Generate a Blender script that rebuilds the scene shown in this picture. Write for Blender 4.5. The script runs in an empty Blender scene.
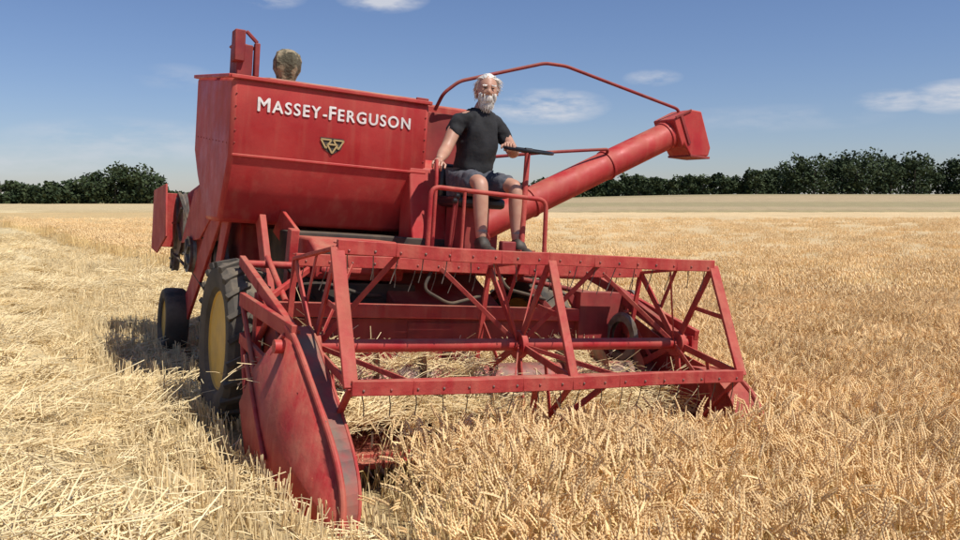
import bpy, bmesh, math, random, numpy as np
from mathutils import Vector, Matrix
random.seed(4); rng=np.random.default_rng(4)
scn=bpy.context.scene
R_=math.radians
# ------------------------------------------------------------------ frame of the machine
TH,RO=R_(28.27),R_(4.33); OX,OY=.469,4.672
cT,sT=math.cos(TH),math.sin(TH)
MM=Matrix.Translation((OX,OY,0))@Matrix.Rotation(TH,4,'Z')@Matrix.Rotation(RO,4,'Y')
def loc(x,y): return cT*(x-OX)+sT*(y-OY), -sT*(x-OX)+cT*(y-OY)
def sstep(a,b,v):
    t=np.clip((v-a)/(b-a),0,1); return t*t*(3-2*t)
# ------------------------------------------------------------------ materials
def nt(m): 
    m.use_nodes=True; n=m.node_tree; n.nodes.clear(); return n
def mat(name,c1,c2=None,rough=.5,scale=6.,metal=0.,bump=0.,bscale=60.,dust=0.,dustc=(.42,.30,.18),spec=.5,detail=6,lo=.4,hi=.65,rand=0.,streak=0.,chip=.745):
    m=bpy.data.materials.new(name); n=nt(m); N=n.nodes; L=n.links
    o=N.new('ShaderNodeOutputMaterial'); b=N.new('ShaderNodeBsdfPrincipled'); L.new(b.outputs[0],o.inputs[0])
    tc=N.new('ShaderNodeTexCoord'); no=N.new('ShaderNodeTexNoise'); no.inputs['Scale'].default_value=scale; no.inputs['Detail'].default_value=detail
    L.new(tc.outputs['Object'],no.inputs['Vector'])
    mr=N.new('ShaderNodeMapRange'); mr.inputs[1].default_value=lo; mr.inputs[2].default_value=hi; L.new(no.outputs[0],mr.inputs[0])
    mx=N.new('ShaderNodeMix'); mx.data_type='RGBA'; mx.inputs[6].default_value=(*c1,1); mx.inputs[7].default_value=(*(c2 or c1),1)
    L.new(mr.outputs[0],mx.inputs[0]); col=mx.outputs[2]
    if rand>0:
        oi=N.new('ShaderNodeObjectInfo'); hs=N.new('ShaderNodeHueSaturation'); m2=N.new('ShaderNodeMapRange')
        m2.inputs[3].default_value=1-rand; m2.inputs[4].default_value=1+rand
        L.new(oi.outputs['Random'],m2.inputs[0]); L.new(m2.outputs[0],hs.inputs['Value']); L.new(col,hs.inputs['Color']); col=hs.outputs[0]
    if streak>0:   # rain / dust streaks running down the panels, small chips
        mp=N.new('ShaderNodeMapping');mp.inputs['Scale'].default_value=(14,14,1.1);L.new(tc.outputs['Object'],mp.inputs[0])
        ns=N.new('ShaderNodeTexNoise');ns.inputs['Scale'].default_value=1.;ns.inputs['Detail'].default_value=7;L.new(mp.outputs[0],ns.inputs['Vector'])
        ms=N.new('ShaderNodeMapRange');ms.inputs[1].default_value=.50;ms.inputs[2].default_value=.78;ms.inputs[4].default_value=streak;L.new(ns.outputs[0],ms.inputs[0])
        mq=N.new('ShaderNodeMix');mq.data_type='RGBA';L.new(ms.outputs[0],mq.inputs[0]);L.new(col,mq.inputs[6]);mq.inputs[7].default_value=(.55,.20,.13,1);col=mq.outputs[2]
        nc=N.new('ShaderNodeTexNoise');nc.inputs['Scale'].default_value=30;nc.inputs['Detail'].default_value=5;nc.inputs['Roughness'].default_value=.65;L.new(tc.outputs['Object'],nc.inputs['Vector'])
        mc=N.new('ShaderNodeMapRange');mc.inputs[1].default_value=chip;mc.inputs[2].default_value=chip+.03;L.new(nc.outputs[0],mc.inputs[0])
        mz=N.new('ShaderNodeMix');mz.data_type='RGBA';L.new(mc.outputs[0],mz.inputs[0]);L.new(col,mz.inputs[6]);mz.inputs[7].default_value=(.10,.04,.03,1);col=mz.outputs[2]
    if dust>0:
        ge=N.new('ShaderNodeNewGeometry'); sx=N.new('ShaderNodeSeparateXYZ'); L.new(ge.outputs['Normal'],sx.inputs[0])
        m3=N.new('ShaderNodeMapRange'); m3.inputs[1].default_value=-.1; m3.inputs[2].default_value=1.; m3.inputs[3].default_value=.16*dust; m3.inputs[4].default_value=dust
        L.new(sx.outputs[2],m3.inputs[0])
        n2=N.new('ShaderNodeTexNoise'); n2.inputs['Scale'].default_value=3.1; n2.inputs['Detail'].default_value=9; n2.inputs['Roughness'].default_value=.7; L.new(tc.outputs['Object'],n2.inputs['Vector'])
        m4=N.new('ShaderNodeMapRange'); m4.inputs[1].default_value=.38; m4.inputs[2].default_value=.68; L.new(n2.outputs[0],m4.inputs[0])
        mu=N.new('ShaderNodeMath'); mu.operation='MULTIPLY'; L.new(m3.outputs[0],mu.inputs[0]); L.new(m4.outputs[0],mu.inputs[1])
        mx2=N.new('ShaderNodeMix'); mx2.data_type='RGBA'; L.new(mu.outputs[0],mx2.inputs[0]); L.new(col,mx2.inputs[6]); mx2.inputs[7].default_value=(*dustc,1); col=mx2.outputs[2]
        ra=N.new('ShaderNodeMapRange'); ra.inputs[3].default_value=rough; ra.inputs[4].default_value=min(1,rough+.35); L.new(m4.outputs[0],ra.inputs[0]); L.new(ra.outputs[0],b.inputs['Roughness'])
    else: b.inputs['Roughness'].default_value=rough
    L.new(col,b.inputs['Base Color'])
    b.inputs['Metallic'].default_value=metal; b.inputs['Specular IOR Level'].default_value=spec
    if bump>0:
        n3=N.new('ShaderNodeTexNoise'); n3.inputs['Scale'].default_value=bscale; n3.inputs['Detail'].default_value=4; L.new(tc.outputs['Object'],n3.inputs['Vector'])
        bp=N.new('ShaderNodeBump'); bp.inputs['Strength'].default_value=bump; bp.inputs['Distance'].default_value=.02; L.new(n3.outputs[0],bp.inputs['Height']); L.new(bp.outputs[0],b.inputs['Normal'])
    return m
RED=mat('red_paint',(.41,.018,.022),(.50,.038,.036),rough=.47,scale=2.5,dust=.5,bump=.3,bscale=3.5,streak=.27,spec=.4)
REDW=mat('red_paint_worn',(.38,.019,.022),(.47,.055,.045),rough=.58,scale=7,dust=.6,bump=.2,bscale=25,streak=.36,chip=.68,spec=.4)
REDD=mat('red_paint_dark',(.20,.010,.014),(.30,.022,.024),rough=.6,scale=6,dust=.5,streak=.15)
WORN=mat('worn_steel',(.16,.10,.085),(.36,.06,.055),rough=.45,scale=7,dust=.4,metal=.2)
STEEL=mat('grey_steel',(.22,.20,.18),(.12,.09,.07),rough=.5,scale=12,metal=.5,dust=.5)
DARK=mat('dark_metal',(.025,.022,.02),(.06,.045,.035),rough=.7,dust=.4)
RUB=mat('tyre_rubber',(.042,.038,.034),(.085,.072,.058),rough=.9,scale=5,dust=.9,dustc=(.28,.22,.15))
YEL=mat('yellow_rim',(.66,.40,.05),(.54,.33,.07),rough=.5,dust=.5)
WHT=mat('white_lettering',(.80,.76,.72),(.66,.58,.54),rough=.5,scale=30)
GOLD=mat('badge_gold',(.45,.32,.14),rough=.4)
CANV=mat('canvas_cover',(.30,.24,.15),(.09,.08,.05),rough=.95,scale=14,bump=.6,bscale=40,lo=.45,hi=.55)
BLK=mat('black_plastic',(.015,.015,.016),rough=.35)
SKIN=mat('skin',(.50,.28,.19),(.45,.22,.15),rough=.5,scale=14)
SHIRT=mat('black_shirt',(.012,.012,.014),(.022,.022,.025),rough=.9,scale=8,bump=.4,bscale=14)
SHORT=mat('grey_shorts',(.10,.10,.115),(.05,.055,.07),rough=.9,scale=18,bump=.4,bscale=20)
HAIR=mat('white_hair',(.78,.75,.70),(.62,.58,.53),rough=.7,scale=40)
BOOT=mat('boot_leather',(.035,.028,.022),(.08,.06,.045),rough=.6,scale=18)
SOCK=mat('sock_wool',(.30,.28,.25),rough=.95)
EYE=mat('eye',(.03,.025,.02),rough=.2)
# ------------------------------------------------------------------ mesh part builder
class Part:
    def __init__(s): s.v=[]; s.f=[]
    def add(s,vs,fs):
        k=len(s.v); s.v+= [tuple(q) for q in vs]; s.f+=[tuple(i+k for i in q) for q in fs]
    def beam(s,a,b,w,h,up=(0,0,1)):
        a=Vector(a);b=Vector(b);d=(b-a).normalized();u=Vector(up)
        if abs(d.dot(u))>.97:u=Vector((0,1,0))
        sx=d.cross(u).normalized();uz=sx.cross(d).normalized();vs=[]
        for q in(a,b):
            for i,j in((-1,-1),(1,-1),(1,1),(-1,1)): vs.append(q+sx*(i*w/2)+uz*(j*h/2))
        s.add(vs,[(0,1,2,3),(7,6,5,4),(0,4,5,1),(1,5,6,2),(2,6,7,3),(3,7,4,0)])
    def box(s,x0,x1,y0,y1,z0,z1):
        s.add([(x0,y0,z0),(x1,y0,z0),(x1,y1,z0),(x0,y1,z0),(x0,y0,z1),(x1,y0,z1),(x1,y1,z1),(x0,y1,z1)],
              [(3,2,1,0),(4,5,6,7),(0,1,5,4),(1,2,6,5),(2,3,7,6),(3,0,4,7)])
    def prism(s,prof,x0,x1):
        n=len(prof);vs=[(x0,y,z) for y,z in prof]+[(x1,y,z) for y,z in prof]
        s.add(vs,[tuple(range(n)),tuple(range(2*n-1,n-1,-1))]+[(i,(i+1)%n,(i+1)%n+n,i+n) for i in range(n)])
    def poly(s,pts,t,nrm=(1,0,0)):
        n=len(pts);d=Vector(nrm)*t;vs=[Vector(q) for q in pts]+[Vector(q)+d for q in pts]
        s.add(vs,[tuple(range(n)),tuple(range(2*n-1,n-1,-1))]+[(i,(i+1)%n,(i+1)%n+n,i+n) for i in range(n)])
    def tube(s,pts,r,n=14,sm=0):
        P=[Vector(q) for q in pts]
        if sm:
            Q=[P[0]]
            for i in range(1,len(P)-1):
                A=P[i]+(P[i-1]-P[i]).normalized()*min(sm,(P[i-1]-P[i]).length*.45);B=P[i]+(P[i+1]-P[i]).normalized()*min(sm,(P[i+1]-P[i]).length*.45)
                for k in range(6):
                    t=k/5;Q.append(A*(1-t)**2+P[i]*2*t*(1-t)+B*t*t)
            Q.append(P[-1]);P=Q
        rr=r if isinstance(r,(list,tuple)) else [r]*len(P)
        d=(P[1]-P[0]).normalized();u=Vector((0,0,1)) if abs(d.z)<.9 else Vector((0,1,0))
        vs=[];m=len(P)
        for i,q in enumerate(P):
            dd=(P[min(i+1,m-1)]-P[max(i-1,0)]).normalized()
            sx=dd.cross(u).normalized();u=sx.cross(dd).normalized()
            for k in range(n):
                a=2*math.pi*k/n;vs.append(q+(sx*math.cos(a)+u*math.sin(a))*rr[i])
        fs=[(i*n+k,i*n+(k+1)%n,(i+1)*n+(k+1)%n,(i+1)*n+k) for i in range(m-1) for k in range(n)]
        fs+=[tuple(range(n-1,-1,-1)),tuple(range((m-1)*n,m*n))]
        s.add(vs,fs)
    def lathe(s,c,prof,n=40,caps=True):
        vs=[];m=len(prof)
        for x,r in prof:
            for k in range(n):
                a=2*math.pi*k/n;vs.append((c[0]+x,c[1]+r*math.cos(a),c[2]+r*math.sin(a)))
        fs=[(i*n+k,i*n+(k+1)%n,(i+1)*n+(k+1)%n,(i+1)*n+k) for i in range(m-1) for k in range(n)]
        if caps: fs+=[tuple(range(n)),tuple(range((m-1)*n,m*n))[::-1]]
        s.add(vs,fs)
    def end(s,name,m,parent,bev=.004,smooth=True,ang=35):
        me=bpy.data.meshes.new(name);me.from_pydata(s.v,[],s.f);me.update()
        bm=bmesh.new();bm.from_mesh(me);bmesh.ops.recalc_face_normals(bm,faces=bm.faces);bm.to_mesh(me);bm.free()
        me.materials.append(m)
        if smooth:
            me.polygons.foreach_set('use_smooth',[True]*len(me.polygons));me.set_sharp_from_angle(angle=R_(ang))
        o=bpy.data.objects.new(name,me);scn.collection.objects.link(o)
        if parent:o.parent=parent
        if bev>0:
            b=o.modifiers.new('bev','BEVEL');b.width=bev;b.segments=2;b.limit_method='ANGLE';b.angle_limit=R_(40)
        return o
def empty(name,mw):
    e=bpy.data.objects.new(name,None);scn.collection.objects.link(e);e.matrix_world=mw;return e
# ================================================================== COMBINE
CH=empty('combine_harvester',MM)
P=Part();P.prism([(2.5,2.43),(2.5,1.84),(2.80,1.36),(3.3,1.36),(3.75,1.72),(3.95,1.95),(3.95,2.60)],-1.42,.17);P.end('grain_tank',RED,CH,.035)
P=Part()
P.beam((-1.435,2.49,2.43),(.18,2.49,2.43),.03,.03);P.beam((-1.435,2.49,2.43),(-1.435,3.96,2.60),.03,.03);P.beam((-1.435,3.96,2.60),(.18,3.96,2.60),.03,.03)
P.box(-1.40,.16,2.487,2.499,1.85,1.872)
P.end('tank_rim',RED,CH,.006)
P=Part()
for i in range(19):
    x=-1.37+i*.082
    P.lathe((x,2.496,1.861),[(-.007,.003),(0,.007),(.007,.003)],6)
for z in np.arange(1.95,2.4,.09):
    for x in(-1.385,.135):P.lathe((x,2.497,z),[(-.006,.003),(0,.006),(.006,.003)],6)
for y in np.arange(2.6,3.9,.13):P.lathe((-1.421,y,1.95+.1*(y-2.6)),[(-.004,.003),(.0,.007)],6)
P.end('tank_rivets',REDD,CH,0)
P=Part();P.prism([(2.62,2.45),(2.62,2.475),(3.3,2.56),(3.3,2.50)],-1.12,.12);P.end('tank_lid',mat('dusty_lid',(.42,.10,.08),(.45,.25,.18),rough=.7,dust=.8),CH,.006)
P=Part()
P.prism([(2.66,2.45),(2.66,1.24),(3.9,1.24),(3.9,2.50)],.175,.80)
P.end('bulkhead',REDW,CH,.02)
P=Part();P.prism([(2.42,1.52),(2.34,1.24),(2.65,1.24),(2.65,2.0),(2.50,1.9)],.02,.34);P.end('side_fairing',RED,CH,.012)
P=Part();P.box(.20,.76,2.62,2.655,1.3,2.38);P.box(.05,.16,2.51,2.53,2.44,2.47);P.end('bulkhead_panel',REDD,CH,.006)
P=Part()
P.box(-1.32,-1.20,2.86,3.12,2.47,2.74);P.box(-1.35,-1.27,2.82,2.95,2.60,2.84);P.box(-1.19,-1.15,2.84,2.9,2.5,2.76);P.box(-1.36,-1.14,2.83,3.14,2.46,2.50)
P.beam((-1.33,3.0,2.75),(-1.18,3.0,2.72),.26,.02);P.beam((-1.26,2.86,2.84),(-1.17,2.86,2.76),.02,.03)
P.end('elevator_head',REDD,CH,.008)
P=Part();prof=[(0,.06),(.06,.075),(.11,.09),(.16,.115),(.24,.12),(.30,.10),(.335,.05),(.34,.01)];n=22;vs=[];fs=[]
for i,(zz,r) in enumerate(prof):
    for k in range(n):
        a=2*math.pi*k/n;rr=r*(1+.10*math.sin(5*a+zz*9)+.05*math.sin(11*a));vs.append((-.84+rr*math.cos(a)*.95,3.2+rr*math.sin(a)*.9,2.50+zz*.93))
fs=[(i*n+k,i*n+(k+1)%n,(i+1)*n+(k+1)%n,(i+1)*n+k) for i in range(len(prof)-1) for k in range(n)]+[tuple(range((len(prof)-1)*n,len(prof)*n))]
P.add(vs,fs);P.end('air_intake_cover',CANV,CH,0)
# lettering
def text(txt,size,x,xs=1.):
    cu=bpy.data.curves.new('t','FONT');cu.body=txt;cu.size=size;cu.extrude=.0015;cu.space_character=1.22;cu.resolution_u=6
    o=bpy.data.objects.new('t',cu);scn.collection.objects.link(o);bpy.context.view_layer.update()
    me=bpy.data.meshes.new_from_object(o.evaluated_get(bpy.context.evaluated_depsgraph_get()));bpy.data.objects.remove(o)
    co=np.array([v.co[:] for v in me.vertices]);x0=co[:,0].min();w=(co[:,0].max()-x0)*xs
    for v in me.vertices: v.co=((v.co.x-x0)*xs+x,2.4935-v.co.z*.9,v.co.y)
    return me,w
mes=[];cx=0
for t,sz in [('M',.146),('ASSEY',.126),('-',.118),('F',.146),('ERGUSON',.126)]:
    me,w=text(t,sz,cx,1.12);mes.append(me);cx+=w+.026
bm=bmesh.new();sc=1.225/(cx-.026)
for j,(dx,dz) in enumerate(((-.0035,0),(.0035,0),(0,.0025),(0,-.0025))):
    for me in mes:
        k=len(bm.verts);bm.from_mesh(me);bm.verts.ensure_lookup_table()
        for v in bm.verts[k:]: v.co.x=v.co.x*sc-1.228+dx;v.co.z+=2.20+dz;v.co.y-=.0004*j
me=bpy.data.meshes.new('lettering');bm.to_mesh(me);me.materials.clear();me.materials.append(WHT)
me.polygons.foreach_set('material_index',[0]*len(me.polygons))
o=bpy.data.objects.new('lettering',me);scn.collection.objects.link(o);o.parent=CH
def tri(cx,cz,s,y,P,t=.018):
    A=[(cx-s,cz+s*.6),(cx+s,cz+s*.6),(cx,cz-s)]
    for i in range(3):
        a,b=A[i],A[(i+1)%3];P.beam((a[0],y,a[1]),(b[0],y,b[1]),.004,t)
P=Part();P.poly([(-.74,2.494,2.06),(-.55,2.494,2.06),(-.57,2.494,1.98),(-.645,2.494,1.93),(-.72,2.494,1.98)],.004,(0,1,0));P.end('badge_plate',DARK,CH,0)
P=Part()
for i,q in enumerate(((-.695,2.02),(-.595,2.02),(-.645,1.985))):tri(q[0],q[1],.042,2.489-.002*i,P,.012)
P.end('badge',GOLD,CH,0)
# --- body behind / below tank
P=Part();P.prism([(3.3,1.34),(3.9,1.9),(6.0,1.62),(6.25,1.35),(6.25,.95),(5.6,.85),(3.3,.75)],-1.12,.55);P.end('threshing_body',REDW,CH,.02)
P=Part();P.poly([(-1.46,5.1,1.15),(-1.46,5.25,1.68),(-1.46,6.1,1.62),(-1.46,6.1,.98),(-1.46,5.7,.95)],.02);P.box(-1.45,-1.13,6.08,6.1,1.0,1.6)
P.poly([(-1.34,3.15,1.52),(-1.34,3.62,1.70),(-1.34,4.3,1.62),(-1.34,4.9,1.1),(-1.34,3.95,1.18)],.02)
P.end('side_shield',REDW,CH,.006)
P=Part();P.poly([(-1.33,3.10,1.40),(-1.33,3.52,1.42),(-1.30,5.0,.42),(-1.30,4.88,.18)],.03);P.poly([(-1.31,2.9,1.40),(-1.31,3.15,1.40),(-1.31,3.55,.62),(-1.31,3.45,.58)],.03)
P.beam((-1.1,2.75,1.4),(-1.1,2.2,.6),.05,.14);P.beam((-.95,2.8,1.4),(-.8,2.1,1.0),.03,.22);P.beam((-1.05,2.0,1.35),(-1.05,2.1,.55),.06,.10);P.beam((.45,2.3,1.2),(.6,2.1,.55),.06,.12)
P.end('side_struts',REDW,CH,.006)
P=Part()
for (y,z,r,x) in((5.35,1.28,.33,-1.30),(4.35,1.02,.17,-1.36),(3.55,.95,.24,-1.25),(5.6,.9,.13,-1.3)):
    P.lathe((x,y,z),[(0,r*.3),(0,r*.85),(-.01,r),(.02,r*.93),(.05,r),(.05,r*.3)],32)
    for k in range(5):
        a=k*1.2566;P.beam((x-.012,y,z),(x-.012,y+r*.85*math.cos(a),z+r*.85*math.sin(a)),.02,.03,up=(1,0,0))
P.end('drive_pulleys',STEEL,CH,.002)
P=Part()
def belt(P,c1,r1,c2,r2,x):
    dy,dz=c2[0]-c1[0],c2[1]-c1[1];a=math.atan2(dz,dy)+math.pi/2
    for sg in(1,-1):
        P.beam((x,c1[0]+sg*r1*math.cos(a),c1[1]+sg*r1*math.sin(a)),(x,c2[0]+sg*r2*math.cos(a),c2[1]+sg*r2*math.sin(a)),.03,.012)
belt(P,(5.35,1.28),.33,(4.35,1.02),.17,-1.32);belt(P,(4.35,1.02),.17,(3.55,.95),.24,-1.30)
P.end('drive_belts',DARK,CH,0)
P=Part();P.box(-.95,.55,2.35,3.3,.62,1.33);P.box(-1.2,.85,2.02,2.2,.46,.64);P.box(-1.1,.6,4.8,4.95,.3,.45);P.box(-.5,-.4,4.8,4.95,.4,.9);P.box(-.9,-.2,1.75,2.3,.7,1.0)
P.end('chassis',DARK,CH,.01)
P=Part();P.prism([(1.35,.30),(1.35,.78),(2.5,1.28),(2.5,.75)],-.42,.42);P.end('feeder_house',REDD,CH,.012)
P=Part();P.prism([(1.75,1.02),(1.72,1.22),(1.9,1.30),(2.35,1.30),(2.35,1.02)],-.97,-.30);P.box(-.93,-.34,1.68,1.72,1.06,1.12);P.end('gearbox_cover',REDW,CH,.02)
P=Part()
for z in(1.12,1.16,1.20):P.box(-.92,-.36,1.715,1.735,z,z+.012)
P.tube([(-1.15,1.9,.95),(-.9,1.7,1.0),(-.6,1.68,.92),(-.2,1.9,.9)],.014,8,.08);P.tube([(-1.1,2.0,1.1),(-.9,1.9,.85),(-.6,1.9,.75)],.014,8,.08)
P.tube([(-.2,1.45,1.17),(-.3,1.40,1.0),(-.1,1.38,.9),(.2,1.5,.95)],.012,8,.06);P.tube([(.3,1.45,1.17),(.35,1.38,1.02),(.7,1.4,.95)],.012,8,.06)
P.end('hydraulic_hoses',DARK,CH,0)
# --- wheels
def wheel(name,c,R,w,rim,lugs):
    e=Part();x=w/2
    e.lathe(c,[(-x*.55,R*.60),(-x*.85,R*.66),(-x,R*.80),(-x*.95,R*.90),(-x*.7,R*.955),(0,R*.965),(x*.7,R*.955),(x*.95,R*.90),(x,R*.80),(x*.85,R*.66),(x*.55,R*.60)],56,False)
    for k in range(lugs):
        for sg in(-1,1):
            a=2*math.pi*(k+(.5 if sg>0 else 0))/lugs;b=a+.17
            p0=Vector((c[0]+sg*x*1.0,c[1]+R*.93*math.cos(b),c[2]+R*.93*math.sin(b)));p1=Vector((c[0]-sg*x*.08,c[1]+R*.985*math.cos(a),c[2]+R*.985*math.sin(a)))
            e.beam(p0,p1,.035,.045,up=(0,math.cos(a),math.sin(a)))
    e.end(name+'_tyre',RUB,CH,.004)
    e=Part();e.lathe(c,[(-x*.62,R*.625),(-x*.70,R*.60),(-x*.55,R*.57),(-x*.1,R*.55),(0,R*.5),(-x*.25,R*.30),(-x*.3,R*.18),(-x*.55,R*.17),(-x*.6,R*.1)],40)
    e.lathe(c,[(x*.62,R*.625),(x*.5,R*.57),(x*.1,R*.55)],40,False);e.end(name+'_rim',rim,CH,.003)
    e=Part()
    for k in range(8):
        a=k*math.pi/4;e.lathe((c[0]-x*.3,c[1]+R*.24*math.cos(a),c[2]+R*.24*math.sin(a)),[(-.03,.012),(0,.012)],6)
    e.end(name+'_bolts',STEEL,CH,0)
wheel('front_wheel',(-1.41,2.1,.55),.56,.29,YEL,22);wheel('front_wheel_offside',(1.0,2.1,.55),.56,.29,YEL,22)
wheel('rear_wheel',(-1.38,4.9,.33),.335,.22,YEL,0);wheel('rear_wheel_offside',(.8,4.9,.33),.335,.22,YEL,0)
# --- platform, rails, seat, steering
P=Part();P.box(-.62,.72,1.40,2.6,1.195,1.235);P.box(-.62,.72,1.385,1.40,1.14,1.24);P.beam((-.5,1.5,1.19),(-.5,2.3,.9),.05,.05);P.beam((.6,1.5,1.19),(.6,2.2,.8),.05,.05);P.end('driver_platform',REDW,CH,.006)
P=Part();P.tube([(-.24,1.5,1.23),(-.24,1.5,1.71),(.70,1.48,1.685),(.71,1.47,1.22)],.017,12,.07);P.tube([(.02,1.49,1.69),(.02,1.49,1.23)],.012)
P.tube([(-.10,1.72,1.24),(-.10,1.72,1.80),(-.09,1.76,1.92)],.013,12,.05)
P.end('handrail',REDW,CH,0)
P=Part();P.tube([(.585,1.60,1.235),(.63,1.68,1.80),(.655,1.72,2.04)],.022);P.box(.53,.66,1.52,1.66,1.236,1.30);P.end('steering_column',REDW,CH,0)
P=Part();c=Vector((.658,1.715,2.06));ax=Matrix.Rotation(R_(8),3,'X')
ring=[c+ax@Vector((.185*math.cos(a),.185*math.sin(a),0)) for a in np.linspace(0,2*math.pi,33)]
P.tube(ring,.013,10)
for k in range(3):
    a=k*2.094+.5;P.tube([c-Vector((0,0,.02)),c+ax@Vector((.18*math.cos(a),.18*math.sin(a),0))],.008,8)
P.lathe(c,[(-.03,.02),(.03,.02)],12);P.end('steering_wheel',BLK,CH,0)
P=Part();P.box(.22,.63,1.95,2.38,1.60,1.685);P.box(.24,.61,2.36,2.42,1.66,1.95);P.end('seat',BLK,CH,.03)
P=Part();P.box(.30,.54,2.05,2.35,1.236,1.60);P.tube([(.05,1.75,1.236),(.05,1.70,1.62)],.01);P.tube([(.14,1.9,1.236),(.12,1.8,1.66)],.01);P.box(.36,.48,1.50,1.56,1.25,1.36);P.end('seat_pedestal',REDD,CH,.01)
P=Part()
for q in((.05,1.70,1.63),(.12,1.8,1.67)):P.lathe(q,[(-.022,.004),(-.015,.018),(0,.024),(.015,.018),(.022,.004)],12)
P.end('lever_knobs',BLK,CH,0)
# --- unloading auger
A=Vector((.60,2.40,1.43));B=Vector((2.70,2.40,2.487));d=(B-A).normalized();up=Vector((0,1,0)).cross(d)*-1
if up.z<0: up=-up
P=Part();P.tube([A,B],.128,28)
for t in(.25,.62,.93):
    q=A.lerp(B,t);P.tube([q-d*.012,q+d*.012],.138,28)
P.end('auger_tube',RED,CH,.004)
P=Part();e0=B-d*.12;X3=Vector((1,0,0));Z3=Vector((0,0,1))
prof=[e0+up*.15,B+d*.12+up*.155,B+d*.22+up*.10,B+X3*.30-Z3*.14,B+X3*.28-Z3*.22,B+X3*.06-Z3*.24,B-X3*.03-Z3*.13,e0-up*.135]
P.poly([q-Vector((0,.15,0)) for q in prof],.30,(0,1,0));P.end('auger_spout',RED,CH,.012)
P=Part();P.beam(B+up*.156-d*.1-Vector((0,.156,0)),B+up*.156+d*.1-Vector((0,.156,0)),.012,.02);P.beam(B-up*.13-Vector((0,.156,0))-d*.03,B+up*.15-Vector((0,.156,0))-d*.03,.012,.03)
P.box(B.x+.05,B.x+.29,B.y-.16,B.y+.16,B.z-.245,B.z-.225);P.end('spout_trim',REDD,CH,.002)
P=Part();P.tube([(.26,2.6,2.40),(.28,2.5,2.53),(.40,2.46,2.64),(1.19,2.42,2.90),(1.40,2.41,2.905),(2.70,2.40,2.69),(2.72,2.4,2.60)],.015,12,.05)
P.tube([(.80,2.5,2.06),(1.23,2.32,2.133),(1.84,2.30,2.22),(1.86,2.36,2.14)],.014,12,.03);P.end('auger_stay',REDD,CH,0)
P=Part();P.tube([(.42,2.42,1.25),(.62,2.41,1.45)],.17,20);P.box(.3,.85,2.44,2.64,1.24,1.62);P.end('auger_elbow',REDD,CH,.01)
# --- HEADER
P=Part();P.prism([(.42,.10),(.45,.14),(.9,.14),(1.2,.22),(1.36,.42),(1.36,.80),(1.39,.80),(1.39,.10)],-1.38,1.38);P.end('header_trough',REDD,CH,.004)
P=Part();P.beam((-1.45,1.34,.86),(1.42,1.34,.84),.07,.09);P.beam((-1.42,.40,.12),(1.42,.40,.10),.10,.035);P.beam((-1.4,1.44,.30),(1.4,1.44,.30),.1,.1);P.end('header_beam',REDW,CH,.006)
P=Part()
for i in range(36):
    x=-1.36+i*.0765;P.add([(x-.016,.36,.10),(x+.016,.36,.10),(x,.22,.085),(x-.010,.36,.125),(x+.010,.36,.125)],[(0,1,4,3),(0,2,1),(3,4,2),(1,2,4),(0,3,2)])
P.end('cutter_fingers',STEEL,CH,0)
P=Part();P.tube([(-1.34,1.0,.42),(1.34,1.0,.42)],.13,24)
for sg in(-1,1):
    for i in range(120):
        t0,t1=i/120,(i+1)/120;x0=sg*(1.32-1.0*t0);x1=sg*(1.32-1.0*t1);a0=t0*2*math.pi*3.2*sg;a1=t1*2*math.pi*3.2*sg
        P.add([(x0,1+.12*math.cos(a0),.42+.12*math.sin(a0)),(x0,1+.23*math.cos(a0),.42+.23*math.sin(a0)),(x1,1+.23*math.cos(a1),.42+.23*math.sin(a1)),(x1,1+.12*math.cos(a1),.42+.12*math.sin(a1))],[(0,1,2,3)])
P.end('table_auger',WORN,CH,0)
def bez(pts,n):
    out=[];k=len(pts)-1
    for i in range(n+1):
        t=i/n;q=Vector((0,0,0))
        for j,pp in enumerate(pts): q+=Vector(pp)*math.comb(k,j)*(t**j)*((1-t)**(k-j))
        out.append(q)
    return out
fr=bez([(-1.455,.62,.84),(-1.44,.38,.82),(-1.40,.22,.42),(-1.37,-.18,.38),(-1.38,-.32,.12),(-1.42,-.27,-.04)],22)
P=Part()
for i in range(22):
    a,b=fr[i],fr[i+1];wa=.13*(1-.35*i/22);wb=.13*(1-.35*(i+1)/22)
    ia=a+Vector((wa,.03,0.0));ib=b+Vector((wb,.03,0.0))
    P.poly([a,b,ib,ia],.008,(0,1,.2))
P.end('divider_nose',WORN,CH,.0)
P=Part();P.tube(fr,.016,10);P.tube([q+Vector((.13*(1-.35*i/22),.03,0)) for i,q in enumerate(fr)],.009,8);P.end('divider_edge',REDW,CH,0)
P=Part()
cen=Vector((-1.53,.5,.25))
ls=fr+[Vector((-1.50,.05,-.07)),Vector((-1.54,.98,-.06)),Vector((-1.55,1.22,.30)),Vector((-1.53,1.0,.55))]
vs=[cen]+ls;P.add(vs,[(0,i+1,(i+1)%len(ls)+1) for i in range(len(ls))])
o=P.end('divider_sheet',REDW,CH,0);so=o.modifiers.new('s','SOLIDIFY');so.thickness=.008
P=Part();P.poly([(-1.38,1.4,.9),(-1.38,1.4,.10),(-1.38,.30,.02),(-1.38,.35,.40),(-1.38,.9,.62)],.012);P.end('header_end_plate',REDD,CH,.003)
P=Part()
P.beam((-1.50,1.50,.90),(-1.44,.52,.82),.035,.085);P.beam((-1.50,1.46,.66),(-1.44,.36,.50),.03,.07);P.tube([(-1.50,1.48,.88),(-1.52,1.0,.50)],.016);P.tube([(-1.50,1.42,.64),(-1.50,1.12,.02)],.016)
P.tube([(-1.53,1.2,.30),(-1.46,.62,.80)],.016);P.tube([(-1.545,.6,.12),(-1.545,1.15,.60)],.014);P.beam((-1.42,1.40,.95),(-1.42,1.42,.2),.04,.07)
P.end('divider_frame',REDW,CH,.004)
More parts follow.
